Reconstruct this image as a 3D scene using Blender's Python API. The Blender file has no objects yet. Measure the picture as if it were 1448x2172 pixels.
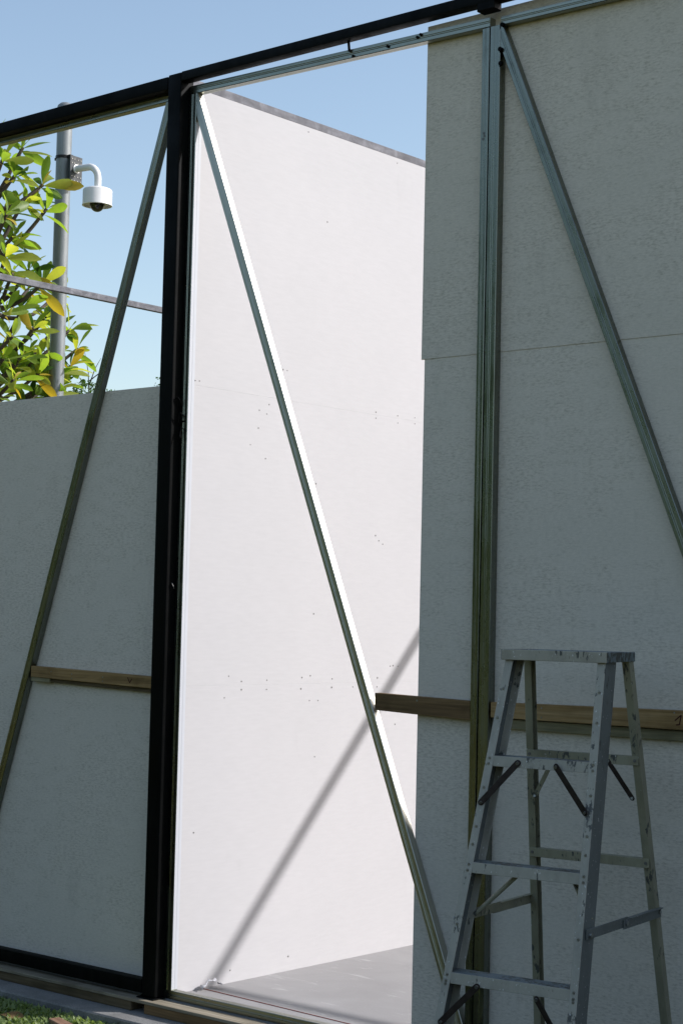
import bpy, bmesh, math, random
from mathutils import Vector, Matrix

random.seed(7)
sc = bpy.context.scene
COL = sc.collection
RAD = math.radians

# ------------------------------------------------------------------ camera
CAM_POS = Vector((4.953, -4.818, 1.477))
YAW, PITCH, ROLL = RAD(-40.39), RAD(3.544), RAD(1.313)
fwd = Vector((math.sin(YAW)*math.cos(PITCH), math.cos(YAW)*math.cos(PITCH), math.sin(PITCH)))
r0 = Vector((math.cos(YAW), -math.sin(YAW), 0))
u0 = r0.cross(fwd)
rgt = math.cos(ROLL)*r0 + math.sin(ROLL)*u0
upv = -math.sin(ROLL)*r0 + math.cos(ROLL)*u0
cam = bpy.data.cameras.new('camera')
cam.sensor_fit = 'VERTICAL'
cam.sensor_height = 36.0
cam.sensor_width = 24.0
cam.lens = 3684.0/2172.0*36.0
cam.clip_start = 0.05
cam.clip_end = 2000
camo = bpy.data.objects.new('camera', cam)
COL.objects.link(camo)
camo.matrix_world = Matrix(((rgt.x, upv.x, -fwd.x, CAM_POS.x),
                            (rgt.y, upv.y, -fwd.y, CAM_POS.y),
                            (rgt.z, upv.z, -fwd.z, CAM_POS.z),
                            (0, 0, 0, 1)))
sc.camera = camo

# ------------------------------------------------------------------ light
SUN_DIR = Vector((1.12, 1.0, 1.07)).normalized()      # towards the sun
EL = math.asin(SUN_DIR.z)
AZ = math.atan2(SUN_DIR.x, SUN_DIR.y)
world = bpy.data.worlds.new('World')
sc.world = world
world.use_nodes = True
wn = world.node_tree.nodes
bg = wn['Background']
sky = wn.new('ShaderNodeTexSky')
sky.sky_type = 'NISHITA'
sky.sun_disc = False
sky.sun_elevation = EL
sky.sun_rotation = AZ
sky.altitude = 0
sky.air_density = 1.0
sky.dust_density = 1.3
sky.ozone_density = 1.0
tint = wn.new('ShaderNodeMix'); tint.data_type = 'RGBA'; tint.blend_type = 'MULTIPLY'
tint.inputs[0].default_value = 1.0
tint.inputs[7].default_value = (1.0, .955, .885, 1)
world.node_tree.links.new(sky.outputs[0], tint.inputs[6])
world.node_tree.links.new(tint.outputs[2], bg.inputs[0])
bg.inputs[1].default_value = 0.15
sun = bpy.data.lights.new('sun', 'SUN')
sun.energy = 3.3
sun.angle = RAD(0.55)
sun.color = (1.0, 0.975, 0.985)
suno = bpy.data.objects.new('sun', sun)
COL.objects.link(suno)
suno.location = (8, 8, 12)
suno.rotation_euler = (-SUN_DIR).to_track_quat('-Z', 'Y').to_euler()
sc.view_settings.view_transform = 'Standard'
sc.view_settings.look = 'None'
sc.view_settings.exposure = 0.56
sc.view_settings.gamma = 1.0
sc.view_settings.use_curve_mapping = False
sc.cycles.max_bounces = 8
sc.cycles.use_denoising = True

# ------------------------------------------------------------------ helpers
def tag(o, label=None, cat=None, group=None, kind=None):
    if label: o['label'] = label
    if cat: o['category'] = cat
    if group: o['group'] = group
    if kind: o['kind'] = kind
    return o

def link(o, parent=None):
    COL.objects.link(o)
    if parent is not None:
        o.parent = parent
    return o

def empty(name, loc=(0, 0, 0), rz=0.0):
    o = bpy.data.objects.new(name, None)
    o.empty_display_size = 0.1
    o.location = loc
    o.rotation_euler = (0, 0, rz)
    return link(o)

class MB:
    """collects simple shapes into one mesh"""
    def __init__(self):
        self.v = []; self.f = []
    def poly(self, vs, fs):
        n = len(self.v)
        self.v += [tuple(p) for p in vs]
        self.f += [tuple(i+n for i in f) for f in fs]
        return self
    def box(self, x0, x1, y0, y1, z0, z1):
        return self.poly([(x0,y0,z0),(x1,y0,z0),(x1,y1,z0),(x0,y1,z0),(x0,y0,z1),(x1,y0,z1),(x1,y1,z1),(x0,y1,z1)],
            [(0,3,2,1),(4,5,6,7),(0,1,5,4),(1,2,6,5),(2,3,7,6),(3,0,4,7)])
    def hexa(self, bot, top):
        n = len(bot)
        return self.poly(list(bot)+list(top),
            [tuple(range(n-1,-1,-1)), tuple(range(n,2*n))] + [(i,(i+1)%n,n+(i+1)%n,n+i) for i in range(n)])
    def tube(self, pts, rads, n=10, cap=True):
        pts = [Vector(p) for p in pts]
        if not isinstance(rads, (list, tuple)): rads = [rads]*len(pts)
        base = len(self.v)
        prev = None
        for i, p in enumerate(pts):
            if i == 0: t = pts[1]-p
            elif i == len(pts)-1: t = p-pts[i-1]
            else: t = pts[i+1]-pts[i-1]
            t.normalize()
            if prev is None:
                a = Vector((0,0,1)) if abs(t.z) < .9 else Vector((1,0,0))
                x = t.cross(a).normalized()
            else:
                x = (prev - t*prev.dot(t)).normalized()
            prev = x
            y = t.cross(x)
            for k in range(n):
                an = 2*math.pi*k/n
                self.v.append(tuple(p + (x*math.cos(an)+y*math.sin(an))*rads[i]))
        for i in range(len(pts)-1):
            for k in range(n):
                a = base+i*n+k; b = base+i*n+(k+1)%n
                self.f.append((a, b, b+n, a+n))
        if cap:
            self.f.append(tuple(base+k for k in range(n-1,-1,-1)))
            e = base+(len(pts)-1)*n
            self.f.append(tuple(e+k for k in range(n)))
        return self
    def lathe(self, prof, c=(0,0,0), n=28):
        base = len(self.v)
        for (r, z) in prof:
            for k in range(n):
                a = 2*math.pi*k/n
                self.v.append((c[0]+r*math.cos(a), c[1]+r*math.sin(a), c[2]+z))
        for i in range(len(prof)-1):
            for k in range(n):
                a = base+i*n+k; b = base+i*n+(k+1)%n
                self.f.append((a, b, b+n, a+n))
        return self
    def build(self, name, mat, parent=None, bevel=0.0, smooth=False, seg=1):
        me = bpy.data.meshes.new(name)
        me.from_pydata(self.v, [], self.f)
        bm = bmesh.new(); bm.from_mesh(me)
        bmesh.ops.recalc_face_normals(bm, faces=bm.faces)
        if bevel > 0:
            es = [e for e in bm.edges if len(e.link_faces) == 2 and e.calc_face_angle(0) > .6]
            bmesh.ops.bevel(bm, geom=es, offset=bevel, segments=seg, profile=.6, affect='EDGES', clamp_overlap=True)
        bm.to_mesh(me); bm.free()
        if mat: me.materials.append(mat)
        if smooth:
            me.shade_smooth()
            try: me.set_sharp_from_angle(angle=RAD(40))
            except Exception: pass
        o = bpy.data.objects.new(name, me)
        return link(o, parent)

def groove_profile(w, d, g=.0009, c=.002, hollow=True):
    """folded steel section: x across, y depth (front at 0); shallow rolled grooves in every face"""
    x = w/2
    gw = w*.045
    P = [(-x+c, 0), (-w*.10-gw, 0), (-w*.10, g), (-w*.10+gw, 0), (w*.02, 0), (w*.02+gw, g*.6), (w*.02+2*gw, 0), (x-c, 0),
         (x, c), (x, d*.5-gw), (x-g*.6, d*.5), (x, d*.5+gw), (x, d-c), (x-c, d), (-x+c, d), (-x, d-c),
         (-x, d*.5+gw), (-x+g*.6, d*.5), (-x, d*.5-gw), (-x, c)]
    return P

def member(name, A, B, prof, mat, parent=None, cutA=None, cutB=None, ydir=(0, 1, 0)):
    """prism from A to B with its own local axes: Z along it, Y the depth"""
    A = Vector(A); B = Vector(B)
    z = (B-A).normalized()
    y = Vector(ydir); y = (y - z*y.dot(z)).normalized()
    x = y.cross(z)
    M = Matrix(((x.x, y.x, z.x, A.x), (x.y, y.y, z.y, A.y), (x.z, y.z, z.z, A.z), (0,0,0,1)))
    L = (B-A).length
    mb = MB()
    bot, top = [], []
    for (px, py) in prof:
        base = A + x*px + y*py
        def cut(c, dflt):
            if c is None: return dflt
            p, n = Vector(c[0]), Vector(c[1])
            return (p-base).dot(n)/z.dot(n)
        bot.append((px, py, cut(cutA, 0.0))); top.append((px, py, cut(cutB, L)))
    mb.hexa(bot, top)
    o = mb.build(name, mat, parent)
    if parent is None: o.matrix_world = M
    else: o.matrix_local = M
    return o

# ------------------------------------------------------------------ materials
def new_mat(name):
    m = bpy.data.materials.new(name); m.use_nodes = True
    nt = m.node_tree
    return m, nt, nt.nodes['Principled BSDF']

def noise(nt, scale, detail=4, rough=.55, vec=None, dist=0.0):
    n = nt.nodes.new('ShaderNodeTexNoise')
    n.inputs['Scale'].default_value = scale
    n.inputs['Detail'].default_value = detail
    n.inputs['Roughness'].default_value = rough
    n.inputs['Distortion'].default_value = dist
    if vec is not None: nt.links.new(vec, n.inputs['Vector'])
    return n.outputs['Fac']

def coords(nt, scale=(1,1,1), kind='Object'):
    t = nt.nodes.new('ShaderNodeTexCoord')
    mp = nt.nodes.new('ShaderNodeMapping')
    mp.inputs['Scale'].default_value = scale
    nt.links.new(t.outputs[kind], mp.inputs['Vector'])
    return mp.outputs[0]

def ramp(nt, fac, stops):
    r = nt.nodes.new('ShaderNodeValToRGB')
    el = r.color_ramp.elements
    while len(el) < len(stops): el.new(.5)
    for e, (p, c) in zip(el, stops):
        e.position = p
        e.color = (c[0], c[1], c[2], 1) if isinstance(c, (tuple, list)) else (c, c, c, 1)
    nt.links.new(fac, r.inputs[0])
    return r.outputs[0]

def mixc(nt, a, b, fac, mode='MIX'):
    m = nt.nodes.new('ShaderNodeMix'); m.data_type = 'RGBA'; m.blend_type = mode
    for s, v in ((6, a), (7, b)):
        if hasattr(v, 'links') or hasattr(v, 'node'): nt.links.new(v, m.inputs[s])
        else: m.inputs[s].default_value = (v[0], v[1], v[2], 1)
    if hasattr(fac, 'node'): nt.links.new(fac, m.inputs[0])
    else: m.inputs[0].default_value = fac
    return m.outputs[2]

def bump(nt, bsdf, h, strength=.3, dist=.002):
    b = nt.nodes.new('ShaderNodeBump')
    b.inputs['Strength'].default_value = strength
    b.inputs['Distance'].default_value = dist
    nt.links.new(h, b.inputs['Height'])
    nt.links.new(b.outputs[0], bsdf.inputs['Normal'])

def mat_board():
    m, nt, b = new_mat('fibre_cement_board')
    v1 = coords(nt, (52, 52, 170)); v2 = coords(nt, (1.6, 1.6, 2.6)); v3 = coords(nt, (120, 120, 300)); v5 = coords(nt, (9, 9, 26))
    a = noise(nt, 1.0, 6, .68, v1, .15)
    c = noise(nt, 1.0, 4, .55, v2)
    f = noise(nt, 1.0, 4, .7, v3)
    e = noise(nt, 1.0, 4, .6, v5)
    blot = ramp(nt, a, [(.30, (.48,.435,.36)), (.52, (.72,.665,.58)), (.68, (.79,.735,.65))])
    plain = ramp(nt, a, [(.28, (.66,.61,.53)), (.62, (.775,.715,.63))])
    msk = ramp(nt, mixc(nt, c, e, .45), [(.45, 0.0), (.55, 1.0)])
    col = mixc(nt, plain, blot, msk)
    big = ramp(nt, c, [(.3, (.93,.93,.92)), (.65, (1.02,1.01,1.01))])
    col = mixc(nt, col, big, 1.0, 'MULTIPLY')
    fine = ramp(nt, f, [(.3, .93), (.7, 1.03)])
    col = mixc(nt, col, fine, 1.0, 'MULTIPLY')
    v4 = coords(nt, (5, 5, 1.6))
    w = ramp(nt, noise(nt, 1.0, 6, .65, v4, .4), [(.58, 1.0), (.72, .92)])
    col = mixc(nt, col, w, 1.0, 'MULTIPLY')
    oi = nt.nodes.new('ShaderNodeObjectInfo')
    col = mixc(nt, col, ramp(nt, oi.outputs['Random'], [(0.0, (.95,.95,.94)), (1.0, (1.03,1.03,1.03))]), 1.0, 'MULTIPLY')
    v7 = coords(nt, (2.4, 2.4, 7.0))
    sm = ramp(nt, noise(nt, 1.0, 7, .72, v7, .6), [(.66, 1.0), (.74, .86)])
    col = mixc(nt, col, sm, 1.0, 'MULTIPLY')
    nt.links.new(col, b.inputs['Base Color'])
    b.inputs['Roughness'].default_value = .85
    b.inputs['Specular IOR Level'].default_value = .25
    bump(nt, b, f, .03, .0008)
    return m

def mat_white():
    m, nt, b = new_mat('white_board')
    v = coords(nt, (1,1,1)); v2 = coords(nt, (9, 9, 3)); v3 = coords(nt, (40,14,90))
    big = ramp(nt, noise(nt, 1.1, 4, .55, v), [(.3, (.50,.493,.498)), (.7, (.53,.52,.525))])
    sm = ramp(nt, noise(nt, 1.0, 6, .7, v2, .8), [(.66, 1.0), (.78, .955)])
    col = mixc(nt, big, sm, 1.0, 'MULTIPLY')
    fi = noise(nt, 1.0, 4, .6, v3)
    col = mixc(nt, col, ramp(nt, fi, [(.3, .97), (.7, 1.02)]), 1.0, 'MULTIPLY')
    nt.links.new(col, b.inputs['Base Color'])
    b.inputs['Roughness'].default_value = .8
    b.inputs['Specular IOR Level'].default_value = .2
    bump(nt, b, fi, .15, .001)
    return m

def mat_galv(name, base=(.235,.25,.215), rough=(.20,.34), metallic=1.0, dirt=.35, seed=0.0):
    m, nt, b = new_mat(name)
    t = nt.nodes.new('ShaderNodeTexCoord')
    oi = nt.nodes.new('ShaderNodeObjectInfo')
    mp = nt.nodes.new('ShaderNodeMapping'); mp.inputs['Scale'].default_value = (330, 330, .9)
    mp2 = nt.nodes.new('ShaderNodeMapping'); mp2.inputs['Scale'].default_value = (20, 20, 7)
    add = nt.nodes.new('ShaderNodeVectorMath'); add.operation = 'ADD'
    nt.links.new(t.outputs['Object'], add.inputs[0])
    nt.links.new(oi.outputs['Random'], add.inputs[1])
    nt.links.new(add.outputs[0], mp.inputs['Vector']); nt.links.new(add.outputs[0], mp2.inputs['Vector'])
    st = noise(nt, 1.0, 4, .6, mp.outputs[0])
    bl = noise(nt, 1.0, 5, .6, mp2.outputs[0])
    c1 = ramp(nt, st, [(.3, tuple(.78*k for k in base)), (.65, base)])
    c2 = ramp(nt, bl, [(.3, (.55,.55,.5)), (.42, (.9,.9,.88)), (.6, (1,1,1)), (.8, (1.05,1.05,1.04))])
    col = mixc(nt, c1, c2, dirt*2 if dirt < .5 else 1.0, 'MULTIPLY')
    nt.links.new(col, b.inputs['Base Color'])
    mr = nt.nodes.new('ShaderNodeMapRange')
    mr.inputs[1].default_value = .3; mr.inputs[2].default_value = .7
    mr.inputs[3].default_value = rough[0]; mr.inputs[4].default_value = rough[1]
    nt.links.new(bl, mr.inputs[0]); nt.links.new(mr.outputs[0], b.inputs['Roughness'])
    b.inputs['Metallic'].default_value = metallic
    bump(nt, b, st, .035, .0005)
    return m

def mat_cap():
    m, nt, b = new_mat('weathered_zinc_cap')
    v = coords(nt, (14, 14, 14)); v2 = coords(nt, (60, 8, 60))
    a = noise(nt, 1.0, 5, .65, v, .5); s = noise(nt, 1.0, 4, .6, v2)
    col = ramp(nt, a, [(.3, (.12,.12,.13)), (.5, (.17,.17,.185)), (.62, (.23,.23,.25)), (.8, (.30,.30,.315))])
    col = mixc(nt, col, ramp(nt, s, [(.3,.8),(.7,1.1)]), 1.0, 'MULTIPLY')
    nt.links.new(col, b.inputs['Base Color'])
    b.inputs['Metallic'].default_value = .0
    b.inputs['Roughness'].default_value = .7
    b.inputs['Specular IOR Level'].default_value = .15
    return m

def mat_black():
    m, nt, b = new_mat('black_steel')
    v = coords(nt, (30, 30, 6)); v2 = coords(nt, (9,9,9))
    a = noise(nt, 1.0, 6, .65, v); g = noise(nt, 1.0, 5, .6, v2)
    col = ramp(nt, a, [(.35, (.0016,.002,.002)), (.6, (.0035,.004,.004)), (.8, (.010,.009,.008))])
    nt.links.new(col, b.inputs['Base Color'])
    r = ramp(nt, g, [(.3, .38), (.7, .62)])
    nt.links.new(r, b.inputs['Roughness'])
    b.inputs['Specular IOR Level'].default_value = .07
    bump(nt, b, a, .08, .0008)
    return m

def mat_timber(name, c0, c1, c2, axis='X', gray=0.0):
    m, nt, b = new_mat(name)
    s = {'X': (2.2, 45, 45), 'Y': (45, 2.2, 45), 'Z': (45, 45, 2.2)}[axis]
    s2 = {'X': (4, 190, 190), 'Y': (190, 4, 190), 'Z': (190, 190, 4)}[axis]
    v = coords(nt, s); v2 = coords(nt, s2); v3 = coords(nt, (3.4, 3.4, 3.4))
    a = noise(nt, 1.0, 6, .6, v, 1.2); f = noise(nt, 1.0, 4, .6, v2); st = noise(nt, 1.0, 4, .6, v3)
    col = ramp(nt, a, [(.25, c0), (.5, c1), (.72, c2)])
    col = mixc(nt, col, ramp(nt, f, [(.3, .72), (.65, 1.08)]), 1.0, 'MULTIPLY')
    col = mixc(nt, col, ramp(nt, st, [(.36, (.52,.5,.46)), (.5, (1,1,1))]), .7, 'MULTIPLY')
    nt.links.new(col, b.inputs['Base Color'])
    b.inputs['Roughness'].default_value = .75
    b.inputs['Specular IOR Level'].default_value = .2
    bump(nt, b, a, .3, .0015)
    return m

def mat_ladder(name, base, metallic, dark_amt, white_amt):
    m, nt, b = new_mat(name)
    v = coords(nt, (1,1,1))
    v1 = coords(nt, (80,80,30)); v2 = coords(nt, (150,150,90)); v3 = coords(nt, (14,14,6)); v6 = coords(nt, (11,11,9))
    a = noise(nt, 1.0, 5, .62, v1); w = noise(nt, 1.0, 3, .55, v2); g = noise(nt, 1.0, 6, .65, v3)
    cl = noise(nt, 1.0, 3, .5, v6)
    col = ramp(nt, g, [(.3, tuple(.68*k for k in base)), (.55, base), (.8, tuple(1.12*k for k in base))])
    am = nt.nodes.new('ShaderNodeMath'); am.operation = 'MULTIPLY_ADD'; am.inputs[1].default_value = .55; am.inputs[2].default_value = 0.0
    nt.links.new(a, am.inputs[0])
    cm = nt.nodes.new('ShaderNodeMath'); cm.operation = 'MULTIPLY_ADD'; cm.inputs[1].default_value = .45
    nt.links.new(cl, cm.inputs[0]); nt.links.new(am.outputs[0], cm.inputs[2])
    dk = ramp(nt, cm.outputs[0], [(dark_amt, 1.0), (dark_amt+.03, 0.0)])   # dark splashes
    inv = nt.nodes.new('ShaderNodeMath'); inv.operation = 'SUBTRACT'; inv.inputs[0].default_value = 1.0
    nt.links.new(dk, inv.inputs[1])
    col = mixc(nt, (.085,.085,.075), col, inv.outputs[0])
    wm = ramp(nt, w, [(white_amt, 0.0), (white_amt+.03, 1.0)])
    col = mixc(nt, col, (.72,.72,.70), wm)
    nt.links.new(col, b.inputs['Base Color'])
    b.inputs['Metallic'].default_value = metallic
    rr = ramp(nt, g, [(.3, .38), (.7, .6)])
    nt.links.new(rr, b.inputs['Roughness'])
    bump(nt, b, a, .2, .001)
    return m

def mat_simple(name, col, rough=.6, metallic=0.0, spec=.4, var=.15, scale=30):
    m, nt, b = new_mat(name)
    n = noise(nt, scale, 5, .6, coords(nt))
    c = ramp(nt, n, [(.3, tuple(k*(1-var) for k in col)), (.7, tuple(k*(1+var) for k in col))])
    nt.links.new(c, b.inputs['Base Color'])
    b.inputs['Roughness'].default_value = rough
    b.inputs['Metallic'].default_value = metallic
    b.inputs['Specular IOR Level'].default_value = spec
    return m

def mat_floor():
    m, nt, b = new_mat('grey_floor')
    v = coords(nt, (1,1,1)); v2 = coords(nt, (3, 14, 10)); v3 = coords(nt, (160,160,160))
    a = noise(nt, 2.2, 6, .6, v, .5); s = noise(nt, 1.0, 6, .68, v2, 1.0); d = noise(nt, 1.0, 2, .5, v3)
    col = ramp(nt, a, [(.3, (.235,.228,.225)), (.7, (.30,.293,.29))])
    col = mixc(nt, col, (.62,.61,.6), ramp(nt, s, [(.58, 0.0), (.75, .5)]))
    col = mixc(nt, col, (.75,.74,.73), ramp(nt, d, [(.74, 0.0), (.77, .8)]))
    nt.links.new(col, b.inputs['Base Color'])
    b.inputs['Roughness'].default_value = .75
    bump(nt, b, a, .2, .002)
    return m

def mat_concrete():
    m, nt, b = new_mat('concrete')
    v = coords(nt)
    a = noise(nt, 5, 7, .7, v); d = noise(nt, 140, 3, .6, v)
    col = ramp(nt, a, [(.3, (.14,.14,.135)), (.55, (.23,.228,.22)), (.75, (.30,.295,.285))])
    col = mixc(nt, col, ramp(nt, d, [(.3, .7), (.7, 1.15)]), 1.0, 'MULTIPLY')
    nt.links.new(col, b.inputs['Base Color'])
    b.inputs['Roughness'].default_value = .9
    bump(nt, b, d, .5, .003)
    return m

def mat_lawn():
    m, nt, b = new_mat('lawn_soil')
    v = coords(nt)
    a = noise(nt, .35, 5, .6, v); c = noise(nt, 22, 6, .7, v); d = noise(nt, 160, 3, .6, v)
    col = ramp(nt, c, [(.3, (.085,.075,.026)), (.5, (.15,.145,.045)), (.7, (.215,.20,.08))])
    col = mixc(nt, col, ramp(nt, a, [(.3, (.8,.85,.8)), (.7, (1.2,1.1,1.0))]), 1.0, 'MULTIPLY')
    nt.links.new(col, b.inputs['Base Color'])
    b.inputs['Roughness'].default_value = .9
    b.inputs['Specular IOR Level'].default_value = .1
    bump(nt, b, c, .8, .03)
    return m

def mat_leaf(name, c0, c1, trans=.45, tcol=None, rough=.42):
    m, nt, b = new_mat(name)
    t = nt.nodes.new('ShaderNodeTexCoord'); oi = nt.nodes.new('ShaderNodeObjectInfo')
    n = noise(nt, 7, 4, .6, coords(nt))
    g = nt.nodes.new('ShaderNodeMath'); g.operation = 'ADD'
    nt.links.new(oi.outputs['Random'], g.inputs[0]); nt.links.new(n, g.inputs[1])
    h = nt.nodes.new('ShaderNodeMath'); h.operation = 'MULTIPLY'; h.inputs[1].default_value = .5
    nt.links.new(g.outputs[0], h.inputs[0])
    col = ramp(nt, h.outputs[0], [(.2, c0), (.8, c1)])
    nt.links.new(col, b.inputs['Base Color'])
    b.inputs['Roughness'].default_value = rough
    b.inputs['Specular IOR Level'].default_value = .4
    tr = nt.nodes.new('ShaderNodeBsdfTranslucent')
    tc = mixc(nt, col, tcol or (1.5, 1.5, .6), 1.0, 'MULTIPLY')
    nt.links.new(tc, tr.inputs['Color'])
    mx = nt.nodes.new('ShaderNodeMixShader'); mx.inputs[0].default_value = trans
    out = nt.nodes['Material Output']
    nt.links.new(b.outputs[0], mx.inputs[1]); nt.links.new(tr.outputs[0], mx.inputs[2])
    nt.links.new(mx.outputs[0], out.inputs['Surface'])
    return m

M_board = mat_board(); M_white = mat_white()
M_galv = mat_galv('galvanised_steel'); M_galvsun = mat_galv('sun_bright_galvanised_steel', (.56,.55,.48), (.30,.42), 1.0, .2); M_galv3 = mat_galv('mid_galvanised_steel', (.31,.325,.275), (.22,.36)); M_cap = mat_cap(); M_black = mat_black()  # open-bay brace gets a lightened steel copy, painting in its sun glare
M_bat = mat_timber('pine_batten', (.20,.125,.05), (.37,.235,.10), (.47,.32,.155))
M_batred = mat_timber('red_hardwood_batten', (.10,.06,.028), (.195,.12,.055), (.27,.17,.08))
M_batlow = mat_timber('pale_backing_batten', (.17,.15,.085), (.27,.24,.14), (.34,.30,.19))
M_ply = mat_timber('grey_weathered_plank', (.15,.13,.09), (.26,.225,.165), (.36,.32,.245))
M_bear = mat_timber('brown_bearer', (.06,.045,.025), (.12,.09,.05), (.17,.13,.08))
M_off = mat_timber('pink_offcut', (.22,.12,.075), (.34,.20,.13), (.42,.26,.18))
M_lad = mat_ladder('painted_ladder_front', (.41,.385,.315), .05, .395, .67)
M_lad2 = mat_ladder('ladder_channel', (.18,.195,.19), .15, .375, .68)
M_ladr = mat_ladder('ladder_rear', (.32,.305,.215), .1, .40, .71)
M_ladtop = mat_ladder('ladder_splashed', (.20,.24,.255), .2, .46, .71)
M_brn = mat_simple('dark_brace_steel', (.035,.026,.023), .5, .5, .4, .4, 60)
M_riv = mat_simple('rivet_steel', (.30,.30,.28), .4, .8, .4, .25, 200)
M_screw = mat_simple('dark_screw', (.17,.165,.16), .5, .6, .4, .3, 200)
M_floor = mat_floor(); M_conc = mat_concrete(); M_lawn = mat_lawn()
M_pole = mat_galv('galvanised_pole', (.27,.29,.30), (.40,.55), .35, .35)
M_cam = mat_simple('white_plastic', (.78,.77,.75), .4, 0, .5, .03, 10)
M_plate = mat_simple('grey_plate', (.055,.06,.063), .5, .4, .4, .2, 40)
M_strap = mat_simple('black_strap', (.012,.012,.012), .5, .3, .4, .3, 40)
M_bark = mat_simple('frangipani_bark', (.085,.068,.055), .8, 0, .2, .35, 14)
M_plastic = mat_simple('white_plastic_scrap', (.50,.50,.52), .65, 0, .5, .05, 20)
M_string = mat_simple('red_string', (.30,.08,.06), .8, 0, .2, .2, 60)
M_mark = mat_simple('red_pencil', (.06,.016,.012), .8, 0, .2, .2, 60)

# ------------------------------------------------------------------ setting
def ground_sheet():
    mb = MB()
    R = 600
    mb.poly([(-R,-R,-.1),(R,-R,-.1),(R,R,-.1),(-R,R,-.1)], [(0,1,2,3)])
    o = mb.build('ground', M_lawn)
    tag(o, kind='structure')
ground_sheet()
M_shadesoil = mat_simple('shade_dark_soil', (.022,.020,.014), .95, 0, .1, .4, 18)  # dark ground sheet painted in to deepen the shade before the wall
o = MB().poly([(-6,-3.9,-.096),(6.5,-3.9,-.096),(6.5,-.2,-.096),(-6,-.2,-.096)], [(0,1,2,3)]).build('shade_darkened_soil', M_shadesoil)
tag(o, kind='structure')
o = MB().box(-3.95, 5.4, -.245, -.03, -.14, -.05).build('pavement', M_conc, bevel=.006)
tag(o, kind='structure')
o = MB().box(-3.9, 5.3, -.034, 3.75, -.14, 0.0).build('floor', M_floor)
tag(o, kind='structure')

# ------------------------------------------------------------------ board walls in the front plane
def panel(name, parent, x0, x1, z0, z1, y0=0.0, th=.010, mat=M_board):
    return MB().box(x0, x1, y0, y0+th, z0, z1).build(name, mat, parent, bevel=.0009)

wl = empty('board_wall', (-1.9, 0, 0))
tag(wl, 'low shaded wall of two stacked grey boards left of the black post', 'wall')
def local(parent, o):
    o.matrix_parent_inverse = Matrix.Translation(-parent.location)
for k in range(2):
    local(wl, panel('panel', wl, -3.85, -.002, k*1.2, k*1.2+1.2))
wr = empty('board_wall', (3.2, 0, 0))
tag(wr, 'tall shaded wall of three board rows behind the stepladder', 'wall')
for k, xl in enumerate((1.222, 1.222, 1.209)):
    yo = -.0022 if k == 2 else 0.0
    local(wr, panel('panel', wr, xl, 3.2, k*1.2, k*1.2+1.2, yo))
    local(wr, panel('panel', wr, 3.203, 5.2, k*1.2, k*1.2+1.2, yo))

ws = empty('board_wall', (5.19, 1.8, 0))  # unseen end wall, added to keep low sky light off the partition
tag(ws, 'unseen right end wall of three board rows, added to block low sky light', 'wall')
for k in range(3):
    o = MB().box(5.185, 5.195, .02, 3.55, k*1.2, k*1.2+1.2).build('panel', M_board, ws, bevel=.0016); local(ws, o)

# ------------------------------------------------------------------ sunlit white partition
wb = empty('partition_wall', (0.0, 1.8, 0))
tag(wb, 'sunlit white partition running back behind the open bay', 'wall')
for k in range(3):
    o = MB().box(.009, .021, .004, 2.4, k*1.2, k*1.2+1.2).build('panel', M_white, wb, bevel=.0005); local(wb, o)
    o = MB().box(.009, .021, 2.402, 3.56, k*1.2, k*1.2+1.2).build('panel', M_white, wb, bevel=.0005); local(wb, o)
    o = MB().box(-.045, -.033, .012, 3.56, k*1.2, k*1.2+1.2).build('panel', M_white, wb, bevel=.0005); local(wb, o)
o = MB().box(-.049, .0214, .0, 3.6, 3.6, 3.634).build('top_track', M_cap, wb, bevel=.001); local(wb, o)
scr = [(.058,2.419),(.082,2.42),(.576,2.528),(.603,2.527),(.496,2.37),(.437,2.34),(.483,2.329),(.434,2.265),(.388,2.191),
 (.482,2.141),(.296,1.237),(.274,1.15),(.372,1.215),(.373,1.181),(.525,1.218),(.524,1.18),(.744,1.227),(.739,1.179),
 (.798,1.234),(.942,1.219),(.94,1.182),(1.083,1.182),(1.253,1.22),(1.251,1.18),(.796,1.128),(.851,1.127),(1.343,1.272),
 (1.363,1.274),(1.398,1.271),(1.386,1.009),(1.202,2.413),(1.203,2.386),(1.359,2.413),(1.361,2.38),(1.486,2.417),
 (1.487,2.389),(1.218,1.857),(1.242,1.835),(1.27,1.821),(.805,2.06),(.701,3.579),(1.317,3.576),(.839,3.211),(.81,1.499),
 (.838,.887),(.12,.62),(.35,.05),(.7,.06)]
M_sunface = mat_simple('painted_sunlit_face', (.53,.545,.575), .5, 0, .4, .03, 6)  # pale colour paints the stud's sunlit right face, not a separate part
o = MB().box(.0767, .0777, -.0335, -.0185, .036, 3.44).box(.0767, .0772, -.0182, -.0165, .036, 3.44).box(.0767, .0777, -.0162, -.0015, .036, 3.44).build('sunlit_face_strip', M_sunface, wb); local(wb, o); tag(o, kind='stuff')
mb = MB()
for (y, z) in scr:
    r = random.uniform(.0028, .0043)
    mb.poly([(.0214, y+r*math.cos(a*math.pi/4), z+r*math.sin(a*math.pi/4)) for a in range(8)], [tuple(range(8))])
    mb.tube([(.0205, y, z), (.0222, y, z)], r*.8, 8)
o = mb.build('screw_heads', M_screw, wb); local(wb, o); tag(o, kind='stuff')

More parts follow.
